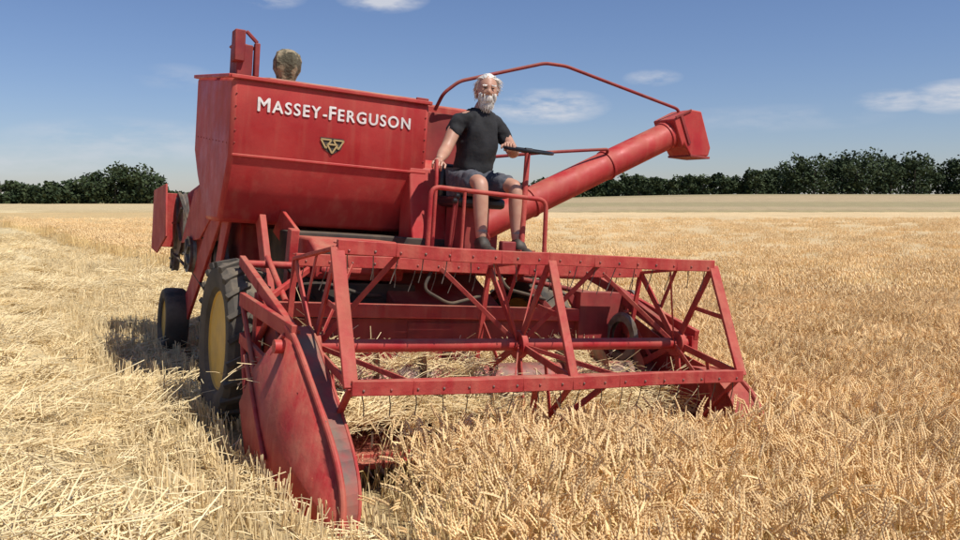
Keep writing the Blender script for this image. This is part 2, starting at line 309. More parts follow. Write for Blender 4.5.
# reel
RY,RZ,RR=.62,.735,.635
def rp(deg,r=RR): a=R_(deg);return (RY-r*math.cos(a),RZ+r*math.sin(a))
angs=[62,-10,-76,-150,134]
P=Part();T=Part();rr=random.Random(2);HB=Part()
for a in angs:
    y,z=rp(a)
    zs=[z+rr.uniform(-.005,.005)-.008*math.sin(math.pi*i/8) for i in range(9)]
    for i in range(8):
        P.beam((-1.30+i*.325,y,zs[i]),(-1.30+(i+1)*.325,y,zs[i+1]),.035,.075,up=(0,0,1))
    P.box(-1.30,1.30,y+.019,y+.07,z+.020,z+.028)
    for i in range(18):
        x=-1.24+i*.146;k=rr.uniform(-.02,.02);T.tube([(x,y+.01,z-.03),(x+.008+k,y+.03,z-.10),(x+k*2,y+.045,z-.17+k)],.0032,5)
        HB.lathe((x,y-.0175,z-.012),[(-.007,.002),(-.004,.007),(.004,.007),(.007,.002)],8)
P.end('reel_bats',REDW,CH,.005);T.end('reel_tines',STEEL,CH,0);HB.end('tine_bolts',WORN,CH,0)
P=Part()
for x,ww in((-1.30,.075),(0.02,.055),(1.30,.075)):
    for i in range(5):
        y,z=rp(angs[i]);y2,z2=rp(angs[(i+1)%5])
        P.beam((x,y,z),(x,y2,z2),ww if i==0 else .035,.02,up=(0,-1,.2)) ; P.beam((x,RY,RZ),(x,y,z),.045,.014,up=(1,0,0))
        ym,zm=(y+y2)/2,(z+z2)/2;yk,zk=rp(angs[i],.3);P.beam((x+.012,ym,zm),(x+.012,yk,zk),.03,.008,up=(1,0,0))
    P.lathe((x,RY,RZ),[(-.02,.09),(.02,.09)],20)
for (x0,x1) in((-1.28,-.95),(0.02,-.35),(0.02,.38),(1.28,.95)):
    for i in(0,1,4):
        y,z=rp(angs[i],.60);P.beam((x0,RY,RZ),(x1,y,z),.008,.030)
y1,z1=rp(-10);y2,z2=rp(-76)
for x1 in(-.22,.26): P.beam((x1,y1+.02,z1-.03),(0.02,y2-.03,z2+.03),.012,.045,up=(0,-1,0))
P.end('reel_spiders',REDW,CH,.003)
P=Part();P.tube([(-1.52,RY,RZ),(1.40,RY,RZ)],.038,18);P.end('reel_shaft',RED,CH,0)
P=Part()
for x in(-1.42,1.42):
    P.beam((x,1.9,1.12),(x,.55,.80),.04,.07);P.beam((x,1.38,.5),(x,1.36,1.02),.04,.05);P.box(x-.03,x+.03,RY-.06,RY+.06,RZ-.05,RZ+.06)
P.tube([(-1.42,1.88,1.10),(1.42,1.88,1.10)],.025);P.beam((-1.40,1.34,.9),(-.9,1.9,1.12),.03,.04)
P.tube([(-1.40,1.5,.6),(-1.42,1.0,.92)],.02);P.tube([(-1.25,1.4,.9),(-1.25,1.9,1.15)],.02)
P.end('reel_arms',REDW,CH,.004)
P=Part();P.poly([(1.40,1.45,.92),(1.40,1.45,.10),(1.40,.3,.0),(1.40,-.02,.06),(1.40,-.05,.42),(1.40,.16,.56),(1.40,.7,.66)],.012)
fr2=bez([(1.42,.40,.60),(1.43,.02,.64),(1.44,-.16,.42),(1.43,-.20,.10),(1.41,-.06,-.08)],12)
for i in range(12):
    a,b=fr2[i],fr2[i+1];P.poly([a,b,b+Vector((-.13,.10,0)),a+Vector((-.13,.10,0))],.008,(0,1,.1))
P.tube(fr2,.016,8)
P.end('far_divider',REDW,CH,.0)
P=Part();P.lathe((1.46,.98,.62),[(0,.05),(0,.17),(.015,.19),(.035,.17),(.05,.19),(.05,.05)],28);P.lathe((1.46,1.38,.95),[(0,.02),(0,.09),(.04,.09)],20)
P.lathe((1.22,1.15,.70),[(0,.12),(0,.17),(.02,.19),(.04,.17),(.04,.12)],28,False)
for k in range(5):
    a=k*1.2566;P.beam((1.47,.98,.62),(1.47,.98+.17*math.cos(a),.62+.17*math.sin(a)),.02,.03,up=(1,0,0))
P.end('header_pulley',STEEL,CH,.002)
P=Part();P.beam((1.36,1.5,1.05),(1.36,.62,.74),.05,.09);P.beam((1.37,1.45,.9),(1.37,.7,.30),.04,.06);P.beam((1.37,1.5,.35),(1.37,.8,.72),.04,.05);P.box(.95,1.36,1.30,1.42,.45,1.02);P.beam((.9,1.4,1.0),(1.3,1.35,.45),.04,.05);P.beam((.6,1.45,1.02),(1.1,1.35,.55),.04,.04);P.tube([(.5,1.9,1.1),(1.1,1.36,1.0)],.02);P.end('header_drive_frame',REDD,CH,.004)
# ================================================================== MAN
MAN=empty('man',MM)
def skinmesh(name,pts,edges,m,sub=2,root=0):
    keys=list(pts);me=bpy.data.meshes.new(name);me.from_pydata([pts[k][0] for k in keys],[(keys.index(a),keys.index(b)) for a,b in edges],[])
    o=bpy.data.objects.new(name,me);scn.collection.objects.link(o);sk=o.modifiers.new('sk','SKIN');sk.use_smooth_shade=True
    for i,k in enumerate(keys):
        r=pts[k][1];me.skin_vertices[0].data[i].radius=(r,r) if not isinstance(r,tuple) else r;me.skin_vertices[0].data[i].use_root=(i==root)
    su=o.modifiers.new('su','SUBSURF');su.levels=sub;su.render_levels=sub
    bpy.context.view_layer.update()
    m2=bpy.data.meshes.new_from_object(o.evaluated_get(bpy.context.evaluated_depsgraph_get()));bpy.data.objects.remove(o)
    m2.name=name;m2.materials.clear();m2.materials.append(m)
    m2.polygons.foreach_set('use_smooth',[True]*len(m2.polygons))
    o=bpy.data.objects.new(name,m2);scn.collection.objects.link(o);o.parent=MAN;return o
J={'pel':((.42,2.16,1.79),.12),'wai':((.42,2.17,1.96),.115),'che':((.42,2.13,2.13),.12),'upc':((.42,2.12,2.25),.10),'nec':((.43,2.10,2.37),.066),'ne2':((.437,2.065,2.46),.058),
 'cR':((.33,2.12,2.290),.08),'sR':((.245,2.12,2.275),.066),'eR':((.115,2.04,2.03),.050),'fR':((.065,1.98,1.99),.052),'wR':((-.035,1.83,1.925),.031),
 'cL':((.51,2.12,2.290),.08),'sL':((.595,2.12,2.275),.066),'eL':((.72,2.03,2.05),.050),'fL':((.675,1.975,2.065),.052),'wL':((.56,1.85,2.10),.031),
 'hR':((.33,2.12,1.77),.10),'tR':((.295,1.92,1.785),.085),'kR':((.265,1.72,1.785),.062),'mR':((.268,1.705,1.62),.063),'aR':((.27,1.66,1.34),.040),
 'hL':((.51,2.12,1.77),.10),'tL':((.545,1.92,1.785),.085),'kL':((.575,1.72,1.78),.062),'mL':((.577,1.705,1.62),.063),'aL':((.58,1.66,1.34),.040)}
skinmesh('body',J,[('pel','wai'),('wai','che'),('che','upc'),('upc','nec'),('nec','ne2'),('upc','cR'),('cR','sR'),('sR','eR'),('eR','fR'),('fR','wR'),('upc','cL'),('cL','sL'),('sL','eL'),('eL','fL'),('fL','wL'),
 ('pel','hR'),('hR','tR'),('tR','kR'),('kR','mR'),('mR','aR'),('pel','hL'),('hL','tL'),('tL','kL'),('kL','mL'),('mL','aL')],SKIN)
def fat(k,d,t=None): return (J[k][0] if t is None else t,J[k][1]+d)
def folds(o,amp,sc):
    t=bpy.data.textures.new('folds','CLOUDS');t.noise_scale=sc;mo=o.modifiers.new('d','DISPLACE');mo.texture=t;mo.strength=amp;mo.mid_level=.5
S={'pel':((.42,2.15,1.80),.175),'wai':((.42,2.15,1.95),.165),'che':((.42,2.12,2.12),.170),'upc':fat('upc',.035),'nec':((.428,2.105,2.375),.086),'cR':fat('cR',.022),'sR':fat('sR',.014),'uR':((.165,2.07,2.12),.066),'cL':fat('cL',.022),'sL':fat('sL',.014),'uL':((.672,2.07,2.13),.066)}
o=skinmesh('t_shirt',S,[('pel','wai'),('wai','che'),('che','upc'),('upc','nec'),('upc','cR'),('cR','sR'),('sR','uR'),('upc','cL'),('cL','sL'),('sL','uL')],SHIRT,3);folds(o,.045,.10)
S={'pel':((.42,2.17,1.79),.145),'hR':fat('hR',.022),'tR':fat('tR',.024),'qR':((.268,1.765,1.785),.092),'hL':fat('hL',.022),'tL':fat('tL',.024),'qL':((.572,1.765,1.782),.092)}
o=skinmesh('shorts',S,[('pel','hR'),('hR','tR'),('tR','qR'),('pel','hL'),('hL','tL'),('tL','qL')],SHORT,3);folds(o,.04,.08)
for sd,x in(('R',.27),('L',.58)):
    skinmesh('boot_'+sd,{'a':((x,1.665,1.40),.050),'b':((x,1.665,1.30),.053),'h':((x,1.69,1.275),.044),'m':((x,1.58,1.285),.047),'t':((x-.005,1.48,1.272),.042),'u':((x-.008,1.43,1.268),.030)},[('a','b'),('b','h'),('b','m'),('m','t'),('t','u')],BOOT)
    skinmesh('sock_'+sd,{'a':((x,1.667,1.39),.050),'b':((x,1.675,1.45),.054)},[('a','b')],SOCK)
def head():
    c=Vector((.440,2.045,2.528));rot=Matrix.Rotation(R_(-18),3,'Z')@Matrix.Rotation(R_(8),3,'X')
    bm=bmesh.new();bmesh.ops.create_uvsphere(bm,u_segments=40,v_segments=28,radius=1)
    for v in bm.verts:
        x,y,z=v.co
        X=x*.079;Y=y*.099;Z=z*.124
        if z<0:
            k=-z;X*=1-.28*k*k; Y+=(-.012*k if y<0 else -.03*k)
        if y<-.3:
            e=math.exp(-((x/.16)**2+((z+.12)/.17)**2));Y-=.028*e*(1 if z>-.30 else .4)
            for s in(-1,1): Y+=.011*math.exp(-(((x-s*.40)/.20)**2+((z-.10)/.13)**2))
            Y-=.007*math.exp(-((z-.27)/.10)**2)*math.exp(-(x/.6)**2)
            for s in(-1,1): Y-=.007*math.exp(-(((x-s*.5)/.2)**2+((z+.15)/.15)**2))
            Y+=.006*math.exp(-((z+.50)/.04)**2)*math.exp(-(x/.3)**2)
        v.co=c+rot@Vector((X,Y,Z))
    for f in bm.faces:f.smooth=True
    me=bpy.data.meshes.new('head');bm.to_mesh(me);me.materials.append(SKIN);o=bpy.data.objects.new('head',me);scn.collection.objects.link(o);o.parent=MAN
    def W(x,y,z):return c+rot@Vector((x,y,z))
    P=Part()
    for s in(-1,1):
        P.tube([W(s*.072,.0,.035),W(s*.086,.012,.03),W(s*.090,.015,.0),W(s*.082,.008,-.03),W(s*.070,-.004,-.035)],[.008,.012,.012,.010,.007],8)
    P.end('ears',SKIN,MAN,0)
    P=Part()
    for s in(-1,1):
        P.tube([W(s*.031-.010,-.0890,.012),W(s*.031,-.0905,.013),W(s*.031+.010,-.0890,.012)],[.003,.005,.003],8)
    P.end('eyes',EYE,MAN,0)
    P=Part();P.tube([W(-.022,-.099,-.060),W(0,-.103,-.058),W(.022,-.099,-.060)],[.003,.005,.003],8);P.end('mouth',mat('lips',(.32,.12,.10)),MAN,0)
    P=Part();rr=random.Random(3)
    def strand(p,d,l,w,sag,j=.10):
        p=Vector(p);d=Vector(d).normalized();pts=[p]
        for i in range(4):
            d=(d+Vector((rr.uniform(-j,j),rr.uniform(-j,j),-sag+rr.uniform(-j,j)))).normalized();pts.append(pts[-1]+d*l/4)
        P.tube([W(*q) for q in pts],[w,w*1.2,w,w*.7,w*.2],4)
    for i in range(1300):
        th=rr.uniform(0,2*math.pi);z=rr.uniform(-.30,1.0);r=math.sqrt(max(0,1-z*z));x,y=r*math.cos(th),r*math.sin(th)
        if y<-.18 and z<.66: continue
        if z<0 and y<.05: continue
        side_=abs(x)>.55
        n=Vector((x,y,z));t=Vector((x*.1+.30,1.0,-.15 if not side_ else -.5));t=(t-n*t.dot(n)).normalized()
        strand((x*.078,y*.098,z*.123),t+n*.30,rr.uniform(.03,.055)*(1.6 if side_ or y>.4 else 1),.0034,.22)
    for i in range(110):
        x=rr.uniform(.2,.9);z=rr.uniform(.1,.9);strand((x*.076,rr.uniform(-.02,.06),z*.11),(1,.3,.25),rr.uniform(.05,.09),.0024,.3,.2)
    for i in range(900):
        x=rr.uniform(-.88,.88);z=rr.uniform(-1.0,-.20)
        if abs(x)<.40 and z>-.34: continue
        if abs(x)<.22 and -.55<z<-.46: continue
        if z>-.45 and .42<abs(x)<.62: continue
        if z*z+x*x>1: continue
        y=-math.sqrt(max(0,1-x*x-z*z));X=x*.079*(1-.28*z*z)
        strand((X,y*.096-.010,z*.122),(x*.35,-.75,-1.0),rr.uniform(.035,.065)*(1.2 if z<-.6 else .7),.0036,.6)
    for s in(-1,1):
        for i in range(22): strand((s*rr.uniform(.015,.048),-.095,.034+rr.uniform(-.003,.004)),(s*.8,-.6,.2),.015,.002,.3)
    P.end('hair_and_beard',HAIR,MAN,0)
head()
def hand(name,w,d,nrm,side,curl):
    w=Vector(w);d=Vector(d).normalized();nrm=(Vector(nrm)-d*Vector(nrm).dot(d)).normalized();sd=d.cross(nrm).normalized()
    if sd.dot(Vector(side))<0: sd=-sd
    pts={'w':(w-d*.012,.028),'p':(w+d*.03,.028),'i':(w+d*.078+sd*.026,.016),'m':(w+d*.082,.017),'l':(w+d*.074-sd*.026,.016),'t':(w+d*.035+sd*.028+nrm*.01,.016)}
    skinmesh(name+'_palm',{k:(tuple(v[0]),v[1]) for k,v in pts.items()},[('w','p'),('p','i'),('p','m'),('p','l'),('p','t')],SKIN,2)
    P=Part()
    for off,L in((.032,.072),(.011,.080),(-.011,.074),(-.032,.058)):
        p=w+d*.075+sd*off;dd=d.copy();pp=[p];a=0
        for j,fr_ in enumerate((.45,.32,.23)):
            a+=curl*(.7,1.,.7)[j];dd=d*math.cos(a)+nrm*math.sin(a);pp.append(pp[-1]+dd*L*fr_)
        P.tube(pp+[pp[-1]+dd*.004],[.0095,.009,.008,.0065,.003],8)
    p=w+d*.030+sd*.030+nrm*.008;d1=(d*.6+sd*.7+nrm*.3).normalized();q=p+d1*.035;d2=(d*.7+nrm*.7).normalized()
    P.tube([p,q,q+d2*.028,q+d2*.032],[.012,.010,.008,.004],8);P.end(name+'_fingers',SKIN,MAN,0)
hand('hand_right',(-.035,1.83,1.925),(-.5,-.75,-.25),(.0,.2,-1),(1,0,0),.95)
hand('hand_left',(.56,1.85,2.105),(-.45,-.85,-.05),(0,.1,-1),(-1,0,0),.85)
# ================================================================== TERRAIN
def terr(x,y):
    xl,yl=loc(x,y);r=np.sqrt(xl**2+yl**2)
    h=-.0757*4*np.tanh(xl/4)*(1-sstep(14,45,r))
    h=h+1.9*sstep(72,250,y)*sstep(-20,80,x) +.55*sstep(70,76,y-.05*x)*sstep(-5,15,x)-.3*sstep(100,300,y)*sstep(0,-90,x)
    h=h-.6*sstep(300,900,y)
    return h
def swath(x,y):
    xl,yl=loc(x,y);m=np.zeros_like(xl)
    for cx,a in((-2.95,.18),(-6.2,.16),(-9.4,.16),(-12.6,.16),(-15.8,.16),(-19.0,.16),(-22.2,.16),(-25.4,.16)):
        m=np.maximum(m,a*np.exp(-((xl-cx-.10*np.sin(yl*.7)-.05*np.sin(yl*1.9))/.50)**2)*(1+.22*np.sin(yl*2.3+cx)+.12*np.sin(yl*5.1)))
    m=np.maximum(m,.16*np.exp(-((xl+.2)/.6)**2)*(yl>6.4)*(yl<14))
    return m
def side(x,y): return ((4.9-2.2)*(y-23)-(8.7-23)*(x-2.2))
def crop(x,y):
    xl,yl=loc(x,y)
    A=(xl>1.66)&(y<69.5+.05*x)
    B=(xl>-1.22+.30*sstep(-1.5,-.6,yl))&(yl<.34)&(y<60)&~((np.abs(xl-1.40)<.20)&(yl>-.35))
    C=((x+7.4)*.826+(y-19)*.564>0)&(y>15)&(y<69)
    return (A|B|C)
ys=np.concatenate([np.arange(-6,34,.25),34*1.035**np.arange(0,128)]);xs_=np.concatenate([-(22*1.045**np.arange(0,105))[::-1],np.arange(-21.8,22,.28),22*1.045**np.arange(0,105)])
GX,GY=np.meshgrid(xs_,ys);GZ=terr(GX,GY)+swath(GX,GY)*.8*(~crop(GX,GY))
nx,ny=len(xs_),len(ys)
def gridmesh(name,GX,GY,GZ,keep,m,col):
    ny,nx=GX.shape;V=np.stack([GX,GY,GZ],-1).reshape(-1,3)
    I=np.arange(nx*ny).reshape(ny,nx);F=np.stack([I[:-1,:-1],I[:-1,1:],I[1:,1:],I[1:,:-1]],-1).reshape(-1,4)
    if keep is not None: F=F[keep.reshape(-1)]
    me=bpy.data.meshes.new(name);me.from_pydata(V.tolist(),[],F.tolist());me.update()
    me.polygons.foreach_set('use_smooth',[True]*len(me.polygons))
    ca=me.color_attributes.new('zone','FLOAT_COLOR','POINT');ca.data.foreach_set('color',np.concatenate([col.reshape(-1,3),np.ones((nx*ny,1))],1).ravel().astype(np.float32))
    me.materials.append(m);o=bpy.data.objects.new(name,me);scn.collection.objects.link(o);return o
def fieldmat(name,nscale,stretch,contrast,bump,dist=.05):
    m=bpy.data.materials.new(name);n=nt(m);N=n.nodes;L=n.links
    o=N.new('ShaderNodeOutputMaterial');b=N.new('ShaderNodeBsdfPrincipled');L.new(b.outputs[0],o.inputs[0]);b.inputs['Roughness'].default_value=.9;b.inputs['Specular IOR Level'].default_value=.15
    at=N.new('ShaderNodeAttribute');at.attribute_name='zone';tc=N.new('ShaderNodeTexCoord');mp=N.new('ShaderNodeMapping');mp.inputs['Rotation'].default_value=(0,0,-TH);mp.inputs['Scale'].default_value=(stretch,1,1);L.new(tc.outputs['Object'],mp.inputs[0])
    n1=N.new('ShaderNodeTexNoise');n1.inputs['Scale'].default_value=nscale;n1.inputs['Detail'].default_value=8;n1.inputs['Roughness'].default_value=.75;L.new(mp.outputs[0],n1.inputs['Vector'])
    n2=N.new('ShaderNodeTexNoise');n2.inputs['Scale'].default_value=.35;n2.inputs['Detail'].default_value=5;L.new(mp.outputs[0],n2.inputs['Vector'])
    r1=N.new('ShaderNodeMapRange');r1.inputs[1].default_value=.3;r1.inputs[2].default_value=.7;r1.inputs[3].default_value=1-contrast;r1.inputs[4].default_value=1+contrast*.8;L.new(n1.outputs[0],r1.inputs[0])
    r2=N.new('ShaderNodeMapRange');r2.inputs[1].default_value=.3;r2.inputs[2].default_value=.7;r2.inputs[3].default_value=.88;r2.inputs[4].default_value=1.1;L.new(n2.outputs[0],r2.inputs[0])
    mu=N.new('ShaderNodeMath');mu.operation='MULTIPLY';L.new(r1.outputs[0],mu.inputs[0]);L.new(r2.outputs[0],mu.inputs[1])
    vm=N.new('ShaderNodeVectorMath');vm.operation='SCALE';L.new(at.outputs['Color'],vm.inputs[0]);L.new(mu.outputs[0],vm.inputs['Scale']);L.new(vm.outputs[0],b.inputs['Base Color'])
    bp=N.new('ShaderNodeBump');bp.inputs['Strength'].default_value=bump;bp.inputs['Distance'].default_value=dist;L.new(n1.outputs[0],bp.inputs['Height']);L.new(bp.outputs[0],b.inputs['Normal'])
    return m
def mixc(a,b,t): return a*(1-t[...,None])+np.array(b)*t[...,None]
Z=np.zeros((ny,nx,3))+np.array((.52,.395,.205))
Z=mixc(Z,(.72,.585,.34),np.clip(swath(GX,GY)/.12,0,1))
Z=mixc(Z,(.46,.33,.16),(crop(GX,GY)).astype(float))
far=sstep(70,74,GY-.05*GX)*sstep(-8,4,GX)
Z=mixc(Z,(.44,.34,.20),far)
Z=mixc(Z,(.27,.24,.11),np.exp(-((GY-.05*GX-73)/2.0)**2)*sstep(-8,4,GX)*.7)
strip=.5+.5*np.sin((GX*.25+GY)*.055+1.2)
Z=mixc(Z,(.31,.27,.14),far*sstep(.55,.9,strip)*.7)
Z=mixc(Z,(.56,.44,.25),sstep(90,120,GY)*sstep(5,-20,GX)*(GY<230))
Z=mixc(Z,(.12,.13,.05),sstep(240,300,GY))
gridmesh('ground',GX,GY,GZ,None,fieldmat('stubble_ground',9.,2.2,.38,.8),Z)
ys2=np.arange(12,73,.5);xs2=np.arange(-110,62,.5);CX,CY=np.meshgrid(xs2,ys2)
cm=crop(CX,CY);cm=cm[:-1,:-1]&cm[1:,1:]&cm[:-1,1:]&cm[1:,:-1]
pad=np.pad(cm,1,constant_values=False);inner=pad[:-1,:-1]&pad[1:,:-1]&pad[:-1,1:]&pad[1:,1:]
CZ=terr(CX,CY)+np.where(inner,(.30+.08*sstep(14,30,CY))*sstep(12,19,CY)+.04*rng.random(CX.shape),-.04)
rt=sstep(-8,60,side(CX,CY))
CC=mixc(np.zeros(CX.shape+(3,))+np.array((.60,.43,.21)),(.70,.52,.29),rt)
gridmesh('wheat_canopy',CX,CY,CZ,cm,fieldmat('wheat_canopy',14.,1.,.35,1.),CC)
# ------------------------------------------------------------------ crop clumps
def link_src(name,V,F,mats,mi,coll):
    me=bpy.data.meshes.new(name);me.from_pydata(V,[],F);me.update()
    for m in mats: me.materials.append(m)
    me.polygons.foreach_set('material_index',mi);o=bpy.data.objects.new(name,me);coll.objects.link(o);return o
EAR=mat('wheat_ear',(.87,.63,.335),(.74,.50,.235),rough=.65,scale=3,rand=.12,spec=.3);STEM=mat('wheat_stem',(.84,.65,.33),(.68,.49,.22),rough=.6,scale=3,rand=.12,spec=.3)
def wheat_clump(i,coll,n=88,rad=.27,lod=False):
    rr=random.Random(i*7+1);V=[];F=[];MI=[]
    def quadstrip(pts,w,mi,ax):
        k=len(V)
        for j,p in enumerate(pts):
            ww=w[j];V.append(tuple(p+ax*ww));V.append(tuple(p-ax*ww))
        for j in range(len(pts)-1):F.append((k+2*j,k+2*j+1,k+2*j+3,k+2*j+2));MI.append(mi)
    for s in range(n):
        p=Vector((rr.uniform(-rad,rad)+rr.gauss(0,.04),rr.uniform(-rad,rad)+rr.gauss(0,.04),0));hgt=rr.gauss(.385,.040)
        la=rr.gauss(2.6,1.4);lean=Vector((math.cos(la),math.sin(la),0))*abs(rr.gauss(0,.11));bend=rr.uniform(0,1.)*(1 if rr.random()<.6 else 1.8)
        pts=[p,p+lean*hgt*.4+Vector((0,0,hgt*.5)),p+lean*hgt+Vector((0,0,hgt*.95))]
        ld=(Vector((math.cos(la),math.sin(la),0)));d=(lean*.8+Vector((0,0,1))).normalized()
        for k in range(1 if lod else 2):
            d=(d+ld*bend*.45).normalized();pts.append(pts[-1]+d*.03)
        ax=Vector((rr.uniform(-1,1),rr.uniform(-1,1),0)).normalized();quadstrip(pts,[.0028]*len(pts),1,ax)
        q=pts[-1];e1=d.cross(Vector((.3,.9,.1))).normalized();L=rr.uniform(.065,.09);nk=6
        if lod:
            e2=d.cross(e1);b=len(V);V.extend([tuple(q)]+[tuple(q+d*L*.4+v*.013) for v in(e1,e2,-e1,-e2)]+[tuple(q+d*L*1.05)])
            for f in((0,1,2),(0,2,3),(0,3,4),(0,4,1),(5,2,1),(5,3,2),(5,4,3),(5,1,4)):F.append(tuple(b+x for x in f));MI.append(0)
            continue
        for k in range(nk):
            t=k/(nk-1);sz=.0096*(1-.45*t)*(0.8 if k==0 else 1)
            for sgn in(-1,1):
                d=(d+ld*bend*.03-Vector((0,0,.01*bend))).normalized();e1=(e1-d*e1.dot(d)).normalized();e2=d.cross(e1)
                c=q+e1*sgn*.0048;b=len(V)
                V.extend([tuple(c-d*.008),tuple(c+e1*sgn*sz*.8+d*.002),tuple(c+e2*sz*.75),tuple(c-e1*sgn*sz*.5),tuple(c-e2*sz*.75),tuple(c+d*.014+e1*sgn*.004)])
                for f in((0,1,2),(0,2,3),(0,3,4),(0,4,1),(5,2,1),(5,3,2),(5,4,3),(5,1,4)):F.append(tuple(b+x for x in f));MI.append(0)
            q=q+d*L/nk
        if rr.random()<.6:
            z0=rr.uniform(.35,.85)*hgt;b=p+lean*z0+Vector((0,0,z0));aa=rr.uniform(0,6.28);o=Vector((math.cos(aa),math.sin(aa),0));ax=Vector((-o.y,o.x,0))
            quadstrip([b,b+o*.04+Vector((0,0,.05)),b+o*.09+Vector((0,0,.04)),b+o*.12-Vector((0,0,.03))],[.003,.005,.004,.001],1,ax)
    return link_src('wheat_clump_%d'%i,V,F,[EAR,STEM],MI,coll)
STRAW=mat('straw',(.87,.71,.42),(.73,.57,.31),rough=.55,scale=4,rand=.12,spec=.35)
def straw_clump(i,coll,n,mode):
    rr=random.Random(i*13+5);V=[];F=[];MI=[]
    for s in range(n):
        if mode=='loose':
            p=Vector((rr.gauss(0,.17),rr.gauss(0,.17),rr.uniform(0,.06)));a=rr.uniform(0,6.28) if rr.random()<.55 else TH+1.57+rr.gauss(0,.4);el=rr.gauss(0,.18);L=rr.uniform(.08,.27);d=Vector((math.cos(a)*math.cos(el),math.sin(a)*math.cos(el),math.sin(el)));w=rr.uniform(.0015,.0032)
            q=[p,p+d*L*.5,p+d*L+Vector((0,0,rr.uniform(-.25,.12)*L*.5))]
        else:
            p=Vector((rr.gauss(0,.025),rr.uniform(-.24,.24),0));a=rr.uniform(0,6.28);t=abs(rr.gauss(0,.22));L=rr.uniform(.07,.17);d=Vector((math.cos(a)*math.sin(t),math.sin(a)*math.sin(t),math.cos(t)));w=rr.uniform(.0018,.0034);q=[p,p+d*L]
        sx=d.cross(Vector((0,0,1))).normalized();sz=sx.cross(d);k=len(V)
        for c in q:
            V.extend([tuple(c+sx*w),tuple(c-sx*w*.7+sz*w),tuple(c-sx*w*.7-sz*w)])
        for j in range(0,3*(len(q)-1),3):
            for m in range(3):F.append((k+j+m,k+j+(m+1)%3,k+j+3+(m+1)%3,k+j+3+m));MI.append(0)
    return link_src('straw_clump_%s_%d'%(mode,i),V,F,[STRAW],MI,coll)
cW=bpy.data.collections.new('wheat_plants');cF=bpy.data.collections.new('wheat_plants_distant');cL=bpy.data.collections.new('loose_straw');cS=bpy.data.collections.new('stubble_tufts')
for i in range(8):wheat_clump(i,cW)
for i in range(20,25):wheat_clump(i,cF,70,.36,True)
for i in range(7):straw_clump(i,cL,300,'loose')
for i in range(5):straw_clump(i,cS,44,'up')
def scatter(name,pts,rot,scl,coll,ncoll):
    n=len(pts);me=bpy.data.meshes.new(name);me.from_pydata([tuple(q) for q in pts],[],[])
    a=me.attributes.new('rot','FLOAT_VECTOR','POINT');a.data.foreach_set('vector',np.asarray(rot,np.float32).ravel())
    a=me.attributes.new('scl','FLOAT','POINT');a.data.foreach_set('value',np.asarray(scl,np.float32))
    a=me.attributes.new('idx','INT','POINT');a.data.foreach_set('value',rng.integers(0,ncoll,n).astype(np.int32))
    o=bpy.data.objects.new(name,me);scn.collection.objects.link(o)
    g=bpy.data.node_groups.new(name,'GeometryNodeTree');g.interface.new_socket('Geometry',in_out='INPUT',socket_type='NodeSocketGeometry');g.interface.new_socket('Geometry',in_out='OUTPUT',socket_type='NodeSocketGeometry')
    N=g.nodes;L=g.links;gi=N.new('NodeGroupInput');go=N.new('NodeGroupOutput');ip=N.new('GeometryNodeInstanceOnPoints');ci=N.new('GeometryNodeCollectionInfo')
    ci.inputs['Collection'].default_value=coll;ci.inputs['Separate Children'].default_value=True;ci.inputs['Reset Children'].default_value=True
    def na(nm,t):
        q=N.new('GeometryNodeInputNamedAttribute');q.data_type=t;q.inputs['Name'].default_value=nm;return q.outputs['Attribute']
    L.new(gi.outputs[0],ip.inputs['Points']);L.new(ci.outputs[0],ip.inputs['Instance']);ip.inputs['Pick Instance'].default_value=True
    L.new(na('idx','INT'),ip.inputs['Instance Index']);L.new(na('rot','FLOAT_VECTOR'),ip.inputs['Rotation']);L.new(na('scl','FLOAT'),ip.inputs['Scale']);L.new(ip.outputs[0],go.inputs[0])
    o.modifiers.new('scatter','NODES').node_group=g;return o
def density(y0,y1,left,right,pad,fn,mx):
    xa,xb=left*y1-pad,right*y1+pad;n=int((xb-xa)*(y1-y0)*mx);x=rng.uniform(xa,xb,n);y=rng.uniform(y0,y1,n)
    k=(x>left*y-pad)&(x<right*y+pad)&(rng.random(n)*mx<fn(x,y));return x[k],y[k]
# wheat near: jittered lattice so that the clumps tile without bald gaps
g=.335;gx,gy=np.meshgrid(np.arange(-9,10,g),np.arange(.5,13.5,g));gx=gx.ravel()+rng.uniform(-.07,.07,gx.size);gy=gy.ravel()+rng.uniform(-.07,.07,gy.size)
k=crop(gx,gy)&(np.hypot(gx,gy)>1.2)&(np.abs(gx)<.60*gy+.8);x,y=gx[k],gy[k];n=len(x);xl,yl=loc(x,y)
near=sstep(-.75,.1,yl)*(xl<1.75)*(yl<.5)
scatter('wheat_crop',np.stack([x,y,terr(x,y)-.02+rng.normal(0,.018,n)-near*.08],1),np.stack([rng.normal(0,.06,n)-.15*near,rng.normal(0,.06,n),rng.integers(0,4,n)*math.pi/2+rng.normal(0,.2,n)],1),rng.uniform(.90,1.10,n),cW,8)
x,y=density(1.,13.3,-.60,.60,.7,lambda x,y:crop(x,y)*(np.hypot(x,y)>1.2)*3.6,3.6);n=len(x);xl,yl=loc(x,y);near=sstep(-.75,.1,yl)*(xl<1.75)*(yl<.5)
scatter('wheat_crop.001',np.stack([x,y,terr(x,y)-.05+rng.normal(0,.02,n)-near*.08],1),np.stack([rng.normal(0,.10,n),rng.normal(0,.10,n),rng.uniform(0,6.28,n)],1),rng.uniform(.88,1.08,n),cW,8)
x,y=density(13,48,-.60,.60,.7,lambda x,y:crop(x,y)*np.minimum(4.2,4.2*(16./y)**1.4),4.2);n=len(x)
